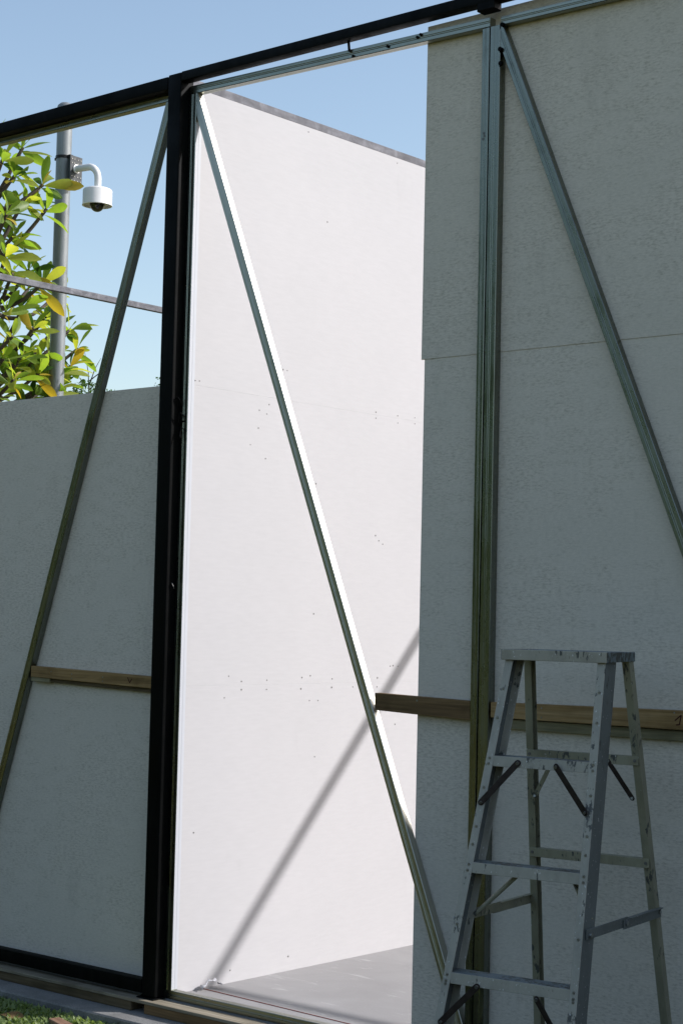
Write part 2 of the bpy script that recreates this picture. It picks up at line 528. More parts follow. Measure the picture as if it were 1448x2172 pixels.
# ------------------------------------------------------------------ black steel frame
def black_post(x0, x1, label, cat='post', z1=3.637):
    e = empty('steel_post', ((x0+x1)/2, -.048, 0))
    tag(e, label, cat)
    o = MB().box(x0, x1, -.085, -.012, 0.004, z1).build('tube', M_black, e, bevel=.006, seg=3, smooth=True); local(e, o)
    o = MB().box(x0-.012, x1+.010, -.100, -.0125, -.0005, .0036).build('base_plate', M_black, e, bevel=.001); local(e, o)
    return e
bp = black_post(-.035, .038, 'black square steel post between the low wall and the open bay')
black_post(5.15, 5.223, 'black square steel post at the far right end of the tall wall')
black_post(-3.9, -3.827, 'black square steel post at the far left end of the low wall')

def sloped_beam(name, xa, xb, za0, za1, zb0, zb1, label, y0=-.085, y1=-.038, cat='beam', group=None):
    mb = MB()
    mb.hexa([(xa,y0,za0),(xa,y1,za0),(xa,y1,za1),(xa,y0,za1)], [(xb,y0,zb0),(xb,y1,zb0),(xb,y1,zb1),(xb,y0,zb1)])
    o = mb.build(name, M_black, None, bevel=.004, seg=2, smooth=True)
    tag(o, label, cat, group)
    return o
sloped_beam('steel_beam', -3.827, -.0375, 3.555, 3.603, 3.580, 3.632, 'black top beam over the low board wall, left of the black post')
sloped_beam('steel_beam', .0385, 5.15, 3.600, 3.639, 3.594, 3.634, 'black top beam over the open bay and the tall wall', y0=-.0845)
sloped_beam('base_beam', -3.827, -.0375, .014, .066, .014, .066, 'black base beam along the foot of the low board wall', cat='beam')

# ------------------------------------------------------------------ galvanised stud frame
PR_track = groove_profile(.034, .034)
def stud(x0, x1, z0, z1, label, group=None, d=.0345, y=-.035, yd=(0, 1, 0), mat=None):
    e = member('metal_stud', ((x0+x1)/2, y, z0), ((x0+x1)/2, y, z1), groove_profile(x1-x0, d), mat or M_galv, ydir=yd)
    return tag(e, label, 'stud', group)
s1 = stud(.0395, .0765, .0335, 3.556, 'galvanised stud fixed to the right side of the black post', mat=M_galv3)
s2 = stud(1.4715, 1.5025, .0335, 3.528, 'left galvanised stud of the close pair behind the stepladder', yd=(.07, 1, 0), d=.033)
s3 = stud(1.5075, 1.5495, .0335, 3.528, 'right galvanised stud of the close pair behind the stepladder', y=-.0365, d=.036)
s4 = stud(2.96, 3.0, .0335, 3.51, 'galvanised stud at the foot end of the right diagonal brace')

def track(A, B, label, h=.034, d=.034):
    e = member('top_track', A, B, groove_profile(h, d), M_galv3)
    return tag(e, label, 'track')
# a track runs along X: its local x is across (vertical)
t1 = track((-3.82, -.0352, 3.566), (-.036, -.0352, 3.568), 'galvanised top track under the black beam over the low wall')
t2 = track((.0395, -.0352, 3.574), (1.505, -.0352, 3.547), 'galvanised top track across the open bay under the black beam')
t3 = track((1.5505, -.0352, 3.541), (5.14, -.0352, 3.50), 'galvanised top track along the top of the tall board wall', h=.03)
b1 = tag(member('bottom_track', (.0395, -.0352, .0168), (1.4715, -.0352, .0168), groove_profile(.0330, .034), M_galv3), 'galvanised bottom track forming the sill of the open bay', 'track')
b2 = tag(member('bottom_track', (1.55, -.0352, .0168), (5.14, -.0352, .0168), groove_profile(.0330, .034), M_galv), 'galvanised bottom track at the foot of the tall wall behind the stepladder', 'track')

BR = groove_profile(.0372, .0325)
def brace(xt, zt, xb, zb, label, cutA=None, cutB=None, mat=None):
    e = member('diagonal_brace', (xb, -.0342, zb), (xt, -.0342, zt), BR, mat or M_galv, None, cutA, cutB)
    return tag(e, label, 'brace', 'diagonal braces of the stud frame')
# centre lines at mid width
def xm(z): return .124+.020+.404*(3.353-z)
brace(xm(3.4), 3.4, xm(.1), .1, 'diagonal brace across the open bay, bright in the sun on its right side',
      ((0,0,.036),(0,0,1)), ((.0779,0,0),(1,0,0)), M_galvsun)
def xr(z): return 1.695+.020+.411*(3.097-z)
brace(xr(3.3), 3.3, xr(.1), .1, 'diagonal brace in front of the tall board wall, running off to the right',
      ((0,0,.036),(0,0,1)), ((1.5502,0,0),(1,0,0)))
def xl(z): return -.125+.0195-.332*(3.471-z)
brace(xl(3.4), 3.4, xl(.1), .1, 'diagonal brace in front of the low board wall, leaning left from the post top',
      ((0,0,.036),(0,0,1)), ((0,0,3.5505),(0,0,1)))

# brackets and fixings
e = tag(MB().box(1.482, 1.556, -.0838, -.0385, 3.572, 3.604).build('joint_bracket', M_black, None, bevel=.003),
        'small black bracket joining the close stud pair to the top beam', 'bracket')
mb = MB()
for (x, z) in ((.875, 3.5715), (.892, 3.546), (1.055, 3.55), (1.19, 3.556), (1.205, 3.563)):
    mb.tube([(x, -.041, z), (x, -.0345, z)], .0055, 8)
mb.tube([(.88, -.052, 3.602), (.875, -.040, 3.565)], .005, 8)
o = mb.build('track_screws', M_black, t2); o.matrix_parent_inverse = t2.matrix_world.inverted(); tag(o, kind='stuff')
mb = MB()
for (x, z) in ((1.553, 3.44), (1.556, 3.39), (1.56, 3.525)):
    mb.tube([(x, -.044, z), (x, -.034, z)], .008, 8)
o = mb.build('bolts', M_black, s3); o.matrix_parent_inverse = s3.matrix_world.inverted(); tag(o, kind='stuff')
mb = MB()
for (x, z) in ((1.487, 3.16), (1.490, 3.150), (1.484, 3.14)):
    mb.tube([(x, -.0365, z), (x, -.034, z)], .0048, 7)
o = mb.build('weld_spots', M_screw, s2); o.matrix_parent_inverse = s2.matrix_world.inverted(); tag(o, kind='stuff')
# wire tie round post
pts = []
for i in range(40):
    a = i/39
    pts.append((.0415+.010*math.sin(a*19)+.03*a, -.045-.022*math.cos(a*13)*(1-a*.5), 2.33-.15*a+.012*math.sin(a*31)))
o = MB().tube(pts, .0024, 6).build('wire_tie', M_black)
tag(o, 'twisted black wire tie hanging on the right side of the black post', 'wire')
o = MB().tube([(.041,-.06,1.605),(.047,-.062,1.602),(.050,-.058,1.592),(.048,-.054,1.584)], .0018, 6).build('wire_hook', M_screw)
tag(o, 'tiny bright wire hook halfway up the black post', 'wire')

# ------------------------------------------------------------------ timber battens
def sloped_box(mb, xa, xb, za0, za1, zb0, zb1, y0, y1):
    mb.hexa([(xa,y0,za0),(xa,y1,za0),(xa,y1,za1),(xa,y0,za1)], [(xb,y0,zb0),(xb,y1,zb0),(xb,y1,zb1),(xb,y0,zb1)])
    return mb
def stroke(mb, pts, y, w=.0035):
    for (a, b) in zip(pts[:-1], pts[1:]):
        ax, az = a; bx, bz = b
        dx, dz = bx-ax, bz-az; L = math.hypot(dx, dz); nx, nz = -dz/L*w/2, dx/L*w/2
        mb.hexa([(ax+nx,y-.0006,az+nz),(ax-nx,y-.0006,az-nz),(bx-nx,y-.0006,bz-nz),(bx+nx,y-.0006,bz+nz)],
                [(ax+nx,y+.0002,az+nz),(ax-nx,y+.0002,az-nz),(bx-nx,y+.0002,bz-nz),(bx+nx,y+.0002,bz+nz)])
e = empty('timber_batten', (-.45, -.017, 1.22)); tag(e, 'timber batten marked V between the left brace and the black post', 'batten', 'timber battens over the board joint')
local(e, sloped_box(MB(), -.822, -.0365, 1.206, 1.252, 1.186, 1.233, -.0335, -.001).build('front_strip', M_bat, e, bevel=.0015))
local(e, sloped_box(MB(), -.822, -.705, 1.188, 1.2055, 1.185, 1.2025, -.030, -.001).build('short_block', M_batlow, e, bevel=.001))
local(e, sloped_box(MB(), -.702, -.10, 1.187, 1.202, 1.170, 1.1872, -.020, -.001).build('backing_strip', M_bear, e, bevel=.001))  # darker timber colour stands in for the shadow on this strip
mb = MB(); stroke(mb, [(-.222,1.226),(-.209,1.205),(-.196,1.222)], -.0337); local(e, mb.build('pencil_mark', M_mark, e))
mb = MB()
for (x, z) in ((-.69,1.232),(-.56,1.227),(-.37,1.221),(-.56,1.209),(-.37,1.205)):
    mb.tube([(x,-.0345,z),(x,-.033,z)], .003, 7)
o = mb.build('nail_heads', M_riv, e); local(e, o); tag(o, kind='stuff')
e = empty('timber_batten', (1.26, -.017, 1.19)); tag(e, 'dark reddish batten poking from the wall into the open bay', 'batten', 'timber battens over the board joint')
local(e, sloped_box(MB(), 1.056, 1.471, 1.161, 1.2215, 1.147, 1.212, -.0335, -.003).build('strip', M_batred, e, bevel=.0015))
mb = MB(); mb.tube([(1.245,-.0345,1.203),(1.245,-.033,1.203)], .004, 7); o = mb.build('nail_head', M_riv, e); local(e, o)
e = empty('timber_batten', (2.2, -.017, 1.19)); tag(e, 'long yellowish batten marked 1 on the tall wall behind the stepladder', 'batten', 'timber battens over the board joint')
local(e, sloped_box(MB(), 1.556, 2.955, 1.162, 1.213, 1.160, 1.228, -.0335, -.003).build('front_strip', M_bat, e, bevel=.0015))
local(e, sloped_box(MB(), 1.575, 2.955, 1.127, 1.158, 1.124, 1.1575, -.020, -.003).build('backing_strip', M_batlow, e, bevel=.001))
mb = MB(); stroke(mb, [(2.252,1.189),(2.274,1.207),(2.268,1.177)], -.0337, .004); stroke(mb, [(2.256,1.176),(2.268,1.1775)], -.0337, .004)
local(e, mb.build('pencil_mark', M_mark, e))
mb = MB()
for (x, z) in ((1.76,1.203),(1.76,1.172),(2.25,1.213),(2.02,1.20),(2.02,1.175)):
    mb.tube([(x,-.0345,z),(x,-.033,z)], .003, 7)
o = mb.build('nail_heads', M_riv, e); local(e, o); tag(o, kind='stuff')

# ------------------------------------------------------------------ base timbers
o = MB().box(-3.85, 5.2, -.126, -.052, -.013, -.001).build('sole_plank', M_ply, bevel=.0015)
tag(o, 'long thin weathered plank along the foot of the frame', 'plank')
o = MB().box(-3.8, -.052, -.1225, -.060, -.049, -.0135).build('timber_bearer', M_bear, bevel=.002)
tag(o, 'brown timber bearer under the plank left of the black post', 'timber')
o = MB().box(.022, 2.6, -.1235, -.060, -.049, -.0135).build('timber_bearer', M_batred, bevel=.002)
tag(o, 'brown timber bearer under the plank below the open bay', 'timber')

# ------------------------------------------------------------------ rear frame, side rail
PRr = groove_profile(.036, .036)
o = member('rear_beam', (-3.8, 3.578, 3.6), (5.2, 3.578, 3.6), groove_profile(.042, .043), M_galv)
tag(o, 'steel rail across the open back of the pavilion, casting the slanting shadow', 'rail')
for x, lab in ((-3.8, 'rear left corner stud of the pavilion frame'), (-.012, 'rear stud closing the end of the white partition'), (5.2, 'rear right corner stud of the pavilion frame')):
    o = member('rear_stud', (x, 3.58 if x != -.012 else 3.565, 0), (x, 3.58 if x != -.012 else 3.565, 3.58), PRr, M_galv)
    tag(o, lab, 'stud')
o = member('side_rail', (-3.72, .03, 3.585), (-3.72, 3.56, 3.585), groove_profile(.040, .036), M_cap, None, ydir=(-1,0,0))
tag(o, 'grey steel rail crossing the sky in front of the leafy tree and lamp pole', 'rail')

# ------------------------------------------------------------------ floor details
o = MB().tube([(.03,.19,.0016),(.6,.16,.0016),(1.2,.128,.0016)], .0014, 6).build('string_line', M_string)
tag(o, 'thin red string line on the grey floor along the sill', 'string')
mb = MB()
pp = [(.010+.012*math.sin(i*1.1)*0+ .0015*i, .155+.012*i, .012+.028*math.sin(i/9*math.pi)+.004*math.sin(i*2.3)) for i in range(10)]
vs = []
for i, p in enumerate(pp):
    w = .012+.008*math.sin(i*1.7)
    vs += [(p[0]+.03+w, p[1]-.004, p[2]), (p[0]+.03-w, p[1]+.006, p[2]+.006*math.cos(i*2.0))]
mb.poly(vs, [(2*i, 2*i+1, 2*i+3, 2*i+2) for i in range(9)])
o = mb.build('plastic_scrap', M_plastic, smooth=True)
sm = o.modifiers.new('thick', 'SOLIDIFY'); sm.thickness = .0008
tag(o, 'crumpled white plastic scrap on the floor in the corner by the post', 'scrap')
o.location = (.02, -.01, 0)

# ------------------------------------------------------------------ stepladder
LX, LY, LTH, LG = 2.1258, -.4506, .1349, -.1
LH = 1.4996
lad = empty('stepladder', (LX, LY, LG), LTH)
tag(lad, 'paint splashed aluminium stepladder standing before the tall board wall', 'stepladder')
def fv(z): return -(.0757+.2906*(LH-z))
def fw(z): return .1596+.052*(LH-z)
def rv(z): return .0541+.1895*(LH-z)
def rw(z): return .1708+.0466*(LH-z)
def channel(s, w, v, fl, dp, th, back=1):
    """outer web at u=s*w, flanges at v and v+dp pointing inward"""
    o_, i_ = s*w, s*(w-fl)
    it = s*(w-th)
    return [(o_, v), (i_, v), (i_, v+th), (it, v+th), (it, v+dp-th), (i_, v+dp-th), (i_, v+dp), (o_, v+dp)]
for s in (-1, 1):
    z0, z1 = .02, LH-.006
    mb = MB()
    mb.hexa([(x, y, z0) for x, y in channel(s, fw(z0), fv(z0), .024, .076, .003)],
            [(x, y, z1) for x, y in channel(s, fw(z1), fv(z1), .026, .076, .003)])
    fr = mb.build('front_rail', M_lad, lad, bevel=.0008)
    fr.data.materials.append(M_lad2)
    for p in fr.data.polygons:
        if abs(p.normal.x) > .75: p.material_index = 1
    mb = MB()
    mb.box(s*fw(0)-.017-s*.012, s*fw(0)+.017-s*.012, fv(.0)-.006, fv(.0)+.082, 0, .03)
    mb.build('foot', M_strap, lad, bevel=.004)
    z1r = LH-.02
    mb = MB()
    mb.hexa([(x, y, z0) for x, y in channel(s, rw(z0), rv(z0), .024, .032, .0028)],
            [(x, y, z1r) for x, y in channel(s, rw(z1r), rv(z1r), .024, .032, .0028)])
    mb.build('rear_leg', M_ladr, lad, bevel=.0008)
    mb = MB()
    mb.box(s*rw(0)-.016-s*.012, s*rw(0)+.016-s*.012, rv(.0)-.004, rv(.0)+.038, 0, .03)
    mb.build('foot', M_strap, lad, bevel=.004)
# top cap: tray with turned down lips
cap = MB()
a, c = .168, .0927
t = .003
cap.hexa([(-a,-c,LH-t),(a,-c,LH-t),(a+.004,c,LH-t),(-a-.004,c,LH-t)], [(-a,-c,LH),(a,-c,LH),(a+.004,c,LH),(-a-.004,c,LH)])
capo = cap.build('top_cap', M_ladtop, lad, bevel=.0012)
lp = MB()
lp.box(-a-.001, a+.001, -c-.003, -c+.0, LH-.030, LH+.0012)
lpo = lp.build('front_lip', M_lad, capo, bevel=.0012)
lp = MB()
for s in (-1, 1):
    lp.hexa([(s*(a+.001),-c,LH-.029),(s*(a+.0042),-c,LH-.029),(s*(a+.0084),c,LH-.026),(s*(a+.0052),c,LH-.026)],
            [(s*(a+.001),-c,LH+.001),(s*(a+.0042),-c,LH+.001),(s*(a+.0084),c,LH+.001),(s*(a+.0052),c,LH+.001)])
lp.box(-a-.004, a+.004, c+.001, c+.004, LH-.028, LH+.001)
lp.build('side_lip', M_ladtop, capo, bevel=.001)
# steps
rivs = []
for k in range(4):
    z = 1.19-.3*k
    w = fw(z)-.0035
    v = fv(z)
    st = MB()
    st.box(-w, w, v+.0035, v+.070, z-.0025, z)
    sto = st.build('step', M_ladtop, lad, bevel=.0008)
    lp = MB(); lp.hexa([(-w+.020,v-.0055,z-.029),(w-.020,v-.0055,z-.029),(w-.020,v+.003,z-.029),(-w+.020,v+.003,z-.029)],
                       [(-w+.020,v-.0005,z+.001),(w-.020,v-.0005,z+.001),(w-.020,v+.003,z+.001),(-w+.020,v+.003,z+.001)])
    lp.build('step_lip', M_lad, sto, bevel=.0008)
    lp = MB(); lp.box(-w+.003, w-.003, v+.067, v+.070, z-.026, z-.003); lp.build('step_back', M_lad2, sto)
    for s in (-1, 1):
        rivs += [(s*(fw(z-.006)-.012), fv(z-.006)-.0005, z-.006), (s*(fw(z-.022)-.012), fv(z-.022)-.0005, z-.022)]
for s in (-1, 1):
    for z in (1.30, 1.10, .99, .94, .72, .56, .42, 1.385):
        rivs.append((s*(fw(z)-.012), fv(z)-.0005, z))
mb = MB()
for (x, y, z) in rivs:
    mb.tube([(x, y-.0022, z), (x, y+.001, z)], [.0035, .0048], 8)
o = mb.build('rivets', M_riv, lad); tag(o, kind='stuff')
# rear bars
for z in (1.194, .890, .12):
    w = rw(z)-.003
    mb = MB(); mb.box(-w, w, rv(z)-.003, rv(z)+.0, z-.027, z); mb.box(-w, w, rv(z)+.0, rv(z)+.026, z-.003, z)
    mb.build('rear_bar', M_ladr, lad, bevel=.0008)
    mb = MB()
    for s in (-1, 1):
        mb.tube([(s*(w-.010), rv(z)-.0055, z-.013), (s*(w-.010), rv(z)-.002, z-.013)], .005, 8)
    o = mb.build('rivets', M_screw, lad); tag(o, kind='stuff')

def flat_bar(mb, A, B, w, th, n):
    """flat strap from A to B, rounded ends, thickness along n"""
    A, B, n = Vector(A), Vector(B), Vector(n).normalized()
    d = (B-A).normalized(); s = d.cross(n).normalized()
    ring = []
    for k in range(7):
        an = math.pi/2+math.pi*k/6
        ring.append(A + d*math.cos(an)*w/2 + s*math.sin(an)*w/2)
    for k in range(7):
        an = -math.pi/2+math.pi*k/6
        ring.append(B + d*math.cos(an)*w/2 + s*math.sin(an)*w/2)
    mb.hexa([p-n*th/2 for p in ring], [p+n*th/2 for p in ring])
def pivot(mb, P, n, r=.006):
    P, n = Vector(P), Vector(n).normalized()
    mb.tube([P-n*.004, P+n*.005], r, 10)
nf = Vector((0, -1, -.29))
def brace_bar(A, B, mat, n, w=.017, off=.006):
    n = Vector(n).normalized()
    A = Vector(A)+n*off; B = Vector(B)+n*off
    mb = MB(); flat_bar(mb, A, B, w, .003, n)
    o = mb.build('brace', mat, lad, bevel=.0006)
    for Q, r_ in ((A, .0052), (B, .0042)):
        mb = MB(); pivot(mb, Q, n, r_); mb.build('pivot', M_riv, o)
def G(x, y, z): return (x, y, z+.1)
brace_bar(G(-.069,-.169,1.077), G(-.168,-.203,.96), M_brn, nf, .018)
brace_bar(G(.053,-.170,1.074), G(.160,-.205,.956), M_brn, nf, .019)
brace_bar(G(-.095,-.347,.466), G(-.190,-.377,.362), M_brn, nf, .018)
brace_bar(G(.091,-.350,.457), G(.170,-.375,.365), M_brn, nf, .018)
brace_bar(G(-.096,.112,1.060), G(-.160,.131,.952), M_ladr, (0,-1,.19), .014, .004)
brace_bar(G(.087,.112,1.075), G(.158,.131,.968), M_brn, (0,-1,.19), .014, .004)
# tubular braces behind the middle step
for A, B in ((G(-.046,-.205,.762), G(-.170,-.232,.640)), (G(.127,-.205,.762), G(.195,-.235,.665))):
    MB().tube([A, B], .0065, 8).build('tube_brace', M_ladr, lad, smooth=True)
# spreaders: two straps riveted in the middle
for s in (-1, 1):
    zf, zr = .732, .727
    u = s*(fw(.73)+.0045)
    yA, yB = fv(.732)+.030, rv(.727)+.018
    ym = (yA+yB)/2
    mb = MB()
    mb.box(u-.002, u+.002, yA-.016, ym+.018, zf-.014, zf+.014)
    o = mb.build('spreader', M_ladr if s < 0 else M_lad2, lad, bevel=.0008)
    mb = MB(); mb.box(u-.0015+s*.0045, u+.0015+s*.0045, ym-.018, yB+.014, zr-.013, zr+.013)
    mb.box(u+s*.0045-.008, u+s*.0045+.008, ym+.02, yB+.014, zr+.013, zr+.016)
    mb.build('spreader', M_ladr if s < 0 else M_lad2, lad, bevel=.0008)
    mb = MB()
    for yy in (yA, ym, yB): mb.tube([(u-.006, yy, .73), (u+s*.010, yy, .73)], .007, 10)
    o2 = mb.build('rivets', M_riv, o); tag(o2, kind='stuff')

# ------------------------------------------------------------------ camera pole
PX, PY = -5.01, 3.585
pole = empty('lamp_pole', (PX, PY, -.1)); tag(pole, 'plain grey galvanised pole rising behind the low wall', 'pole')
MB().tube([(0,0,0),(0,0,5.385)], .057, 28).build('shaft', M_pole, pole, smooth=True)
MB().lathe([(0,.034),(.035,.030),(.055,.012),(.060,0),(.060,-.03)], (0,0,5.375), 28).build('pole_cap', M_pole, pole, smooth=True)
cc = empty('security_camera', (PX, PY, 4.785), RAD(4)); tag(cc, 'white dome security camera on a curved arm fixed to the grey pole', 'camera')
mb = MB(); mb.box(.130, .136, -.062, .062, -.105, .095)
mb.box(.060, .130, -.012, .012, -.09, .09)
mp_ = mb.build('mounting_plate', M_plate, cc, bevel=.001)
mb = MB()
for y in (-.045, -.02, .015, .045):
    for z in (-.09, -.06, .04, .07): mb.tube([(.135,y,z),(.1395,y,z)], .0045, 7)
o = mb.build('plate_bolts', M_riv, mp_); tag(o, kind='stuff')
mb = MB()
mb.lathe([(.058,-.011),(.0615,-.011),(.0615,.011),(.058,.011)], (0,0,.103), 28)
mb.box(-.085,-.058,-.012,.012,.093,.113); mb.box(.058,.085,-.016,.016,.090,.116)
mb.build('strap', M_strap, cc)
pts = [(.136,0,0.0),(.17,0,.0),(.215,0,-.002)]
for i in range(1, 9):
    a = i/8*math.pi/2
    pts.append((.260+.105*math.sin(a), 0, -.107+.105*math.cos(a)))
pts.append((.365,0,-.175))
ar = MB().tube(pts, .0255, 18).build('arm', M_cam, cc, smooth=True)
MB().lathe([(.0,.012),(.034,.008),(.034,0),(.0,0)], (0,0,0), 20).build('flange', M_cam, ar).matrix_local = Matrix.Translation((.136,0,0)) @ Matrix.Rotation(RAD(90), 4, 'Y')
hs = MB().lathe([(0,-.143),(.035,-.143),(.085,-.150),(.102,-.157),(.108,-.166),(.108,-.268),(.111,-.272),(.111,-.278),(.100,-.278),(.098,-.262),(.055,-.250)], (.365,0,-.028), 36).build('housing', M_cam, cc, smooth=True)
m_d, nt, b = new_mat('smoked_dome'); b.inputs['Base Color'].default_value = (.012,.013,.015,1); b.inputs['Roughness'].default_value = .08
b.inputs['Coat Weight'].default_value = .6
MB().lathe([(.056*math.cos(a*math.pi/16), -.262-.062*math.sin(a*math.pi/16)) for a in range(9)], (.365,0,-.028), 30).build('dome', m_d, hs, smooth=True)
MB().tube([(.46,.02,-.304),(.465,.02,-.328)], .002, 5).build('safety_wire', M_screw, hs)

# ------------------------------------------------------------------ frangipani tree
TIPS = [(-4.74,2.98,4.79),(-4.69,2.77,4.66),(-4.71,3.15,4.55),(-4.71,2.89,4.56),(-4.77,3.24,4.4),(-4.52,2.68,4.22),(-4.88,3.04,4.18),
 (-4.77,2.88,4.0),(-4.88,3.19,3.96),(-4.66,2.86,3.85),(-4.88,3.32,3.88),(-4.88,2.94,3.79),(-5.08,3.3,3.73),(-5.36,3.84,3.92),
 (-4.77,2.91,3.6),(-5.36,3.99,3.67),(-4.87,3.24,3.54),(-4.67,2.89,3.41),(-5.32,3.78,3.48),(-5.01,3.26,3.36),(-4.88,2.98,3.28),
 (-5.43,4.08,3.41),(-5.0,3.41,3.24),(-4.75,2.98,3.12),(-5.48,4.05,3.27),(-5.19,3.52,3.1),(-4.97,3.05,3.03),(-5.46,4.17,3.56),
 (-5.28,3.51,3.91),(-5.11,3.54,3.69),(-5.43,3.56,3.35),(-5.69,4.1,3.72),(-5.04,2.98,4.92),(-5.03,3.28,4.49)]
rt = random.Random(11)
tree = empty('frangipani_tree', (-5.62, 2.7, -.1)); tag(tree, 'broad leafed yellow green tree behind the low wall beside the grey pole', 'tree')
T0 = Vector((-5.62, 2.7, -.1))
NODES = [Vector(p) for p in ((-5.47,2.8,2.55),(-5.21,2.83,3.29),(-5.04,2.79,3.95),(-5.0,2.78,4.35),(-5.52,2.99,2.99),(-5.35,3.23,3.35),(-5.21,3.06,3.7))]
mb = MB()
mb.tube([(0,0,0),(.02,.02,.7),(-.02,.05,1.5),(.06,.06,2.2),tuple(NODES[0]-T0)], [.12,.10,.09,.08,.065], 12)
mb.build('trunk', M_bark, tree, smooth=True)
def limb(A, B, ra, rb, sag, n=7):
    A, B = Vector(A), Vector(B); pts = []; rs = []
    for i in range(n):
        t = i/(n-1)
        p = A.lerp(B, t); p.z -= sag*math.sin(t*math.pi)*(B-A).length
        p += Vector((math.sin(t*9+A.x*7), math.cos(t*8+B.y*5), 0))*.008*math.sin(t*math.pi)
        pts.append(p-T0); rs.append(ra+(rb-ra)*t)
    return MB().tube(pts, rs, 8)
for a, b, ra, rb in ((0,1,.05,.038),(1,2,.038,.03),(2,3,.03,.024),(0,4,.05,.04),(4,5,.036,.03),(1,6,.034,.026)):
    limb(NODES[a], NODES[b], ra, rb, .08).build('limb', M_bark, tree, smooth=True)
extra = []
for i in range(46):
    extra.append((T0.x+rt.uniform(-1.5,.35), T0.y+rt.uniform(-1.3,.6), rt.uniform(2.7,4.8)))
for i in range(16):
    extra.append((rt.uniform(-5.55,-5.0), rt.uniform(3.0,3.7), rt.uniform(2.85,3.5)))
for i in range(2):
    extra.append((rt.uniform(-5.1,-4.8), rt.uniform(2.75,3.1), rt.uniform(3.7,4.7)))
def nearest(P):
    best = None
    for q in NODES:
        d = (Vector(P)-q).length + (0.6 if q.z > P[2]-.08 else 0)
        if best is None or d < best[0]: best = (d, q)
    return best[1]
tipdir = []
twigs = MB()
for i, P in enumerate(TIPS+extra):
    P = Vector(P); q = nearest(P)
    L = limb(q, P, .019, .0125, .16)
    last = Vector(L.v[-1])-Vector(L.v[-9])
    d = (P-q).normalized()*.6 + Vector((rt.uniform(-.3,.3), rt.uniform(-.3,.3), .75))
    tipdir.append(d.normalized())
    if i < len(TIPS): L.build('branch', M_bark, tree, smooth=True)
    else: twigs.poly(L.v, L.f)
o = twigs.build('far_branches', M_bark, tree, smooth=True); tag(o, kind='stuff')

def leaf_mesh(name, droop, fold, wid, curl, mat):
    sec = [(0,.010),(.06,.016),(.2,.07),(.38,.118),(.58,.150),(.76,.142),(.9,.085),(.97,.035),(1.0,.004)]
    vs = []; fs = []
    for (s, w) in sec:
        z = -droop*s*s + .05*s
        w = w*wid
        tw = curl*s
        for k in (-1, 0, 1):
            y = k*w; zz = z + abs(k)*w*fold + k*w*tw
            vs.append((s, y, zz))
    for i in range(len(sec)-1):
        a = i*3
        fs += [(a, a+3, a+4, a+1), (a+1, a+4, a+5, a+2)]
    me = bpy.data.meshes.new(name); me.from_pydata(vs, [], fs); me.materials.append(mat); me.shade_smooth()
    return me
L_g = mat_leaf('leaf_green', (.12,.21,.035), (.21,.30,.065), .58, (2.1,2.0,.7))
L_d = mat_leaf('leaf_dark_green', (.035,.085,.018), (.07,.14,.03), .45, (1.6,1.7,.7))
L_y = mat_leaf('leaf_yellow_green', (.26,.33,.06), (.38,.41,.09), .58, (1.8,1.7,.6))
L_o = mat_leaf('leaf_dying', (.42,.30,.035), (.50,.40,.06), .45, (1.4,1.3,.6))
LM = []
for m_ in (L_g, L_g, L_y, L_d, L_o):
    LM.append([leaf_mesh('leaf', .12+.12*k, .25+.12*k, .92+.08*k, (-.5,.3,.7)[k], m_) for k in range(3)])
def leaf_frames(P, d, n, rr):
    d = Vector(d); a = Vector((0,0,1)) if abs(d.z) < .9 else Vector((1,0,0))
    x = d.cross(a).normalized(); y = d.cross(x)
    out = []
    ph = rr.uniform(0, 6.28)
    for i in range(n):
        an = ph + i*2.399 + rr.uniform(-.25,.25)
        el = RAD(68 - 62*(i/(n-1))**.8 + rr.uniform(-10,10))
        r = x*math.cos(an)+y*math.sin(an)
        v = (r*math.cos(el)+d*math.sin(el)).normalized()
        v.z -= .12; v.normalize()
        base = Vector(P) - d*.012*i*.5
        up = Vector((rr.uniform(-.35,.35), rr.uniform(-.35,.35), 1)) + d*.4
        s = v.cross(up).normalized()*-1
        an2 = rr.uniform(-1.1, 1.1)
        s = (s*math.cos(an2)+v.cross(s)*math.sin(an2)).normalized()
        nn = v.cross(s)
        L = rr.choice((.45, .65, .8, .9, 1, 1))*rr.uniform(.21,.275)*(.7 if i == 0 else 1)
        M = Matrix(((v.x*L, s.x*L, nn.x*L, base.x), (v.y*L, s.y*L, nn.y*L, base.y), (v.z*L, s.z*L, nn.z*L, base.z), (0,0,0,1)))
        out.append(M)
    return out
count = 0
for i, P in enumerate(TIPS):
    n = 9 if i < 28 else 8
    for j, M in enumerate(leaf_frames(P, tipdir[i], n, rt)):
        if count >= 298: break
        k = rt.random()
        ms = LM[0 if k < .34 else 1 if k < .55 else 2 if k < .84 else 3 if k < .965 else 4]
        if j == n-1 and rt.random() < .3: ms = LM[4]
        o = bpy.data.objects.new('leaf', rt.choice(ms)); link(o, tree)
        o.matrix_local = Matrix.Translation(-T0) @ M
        count += 1
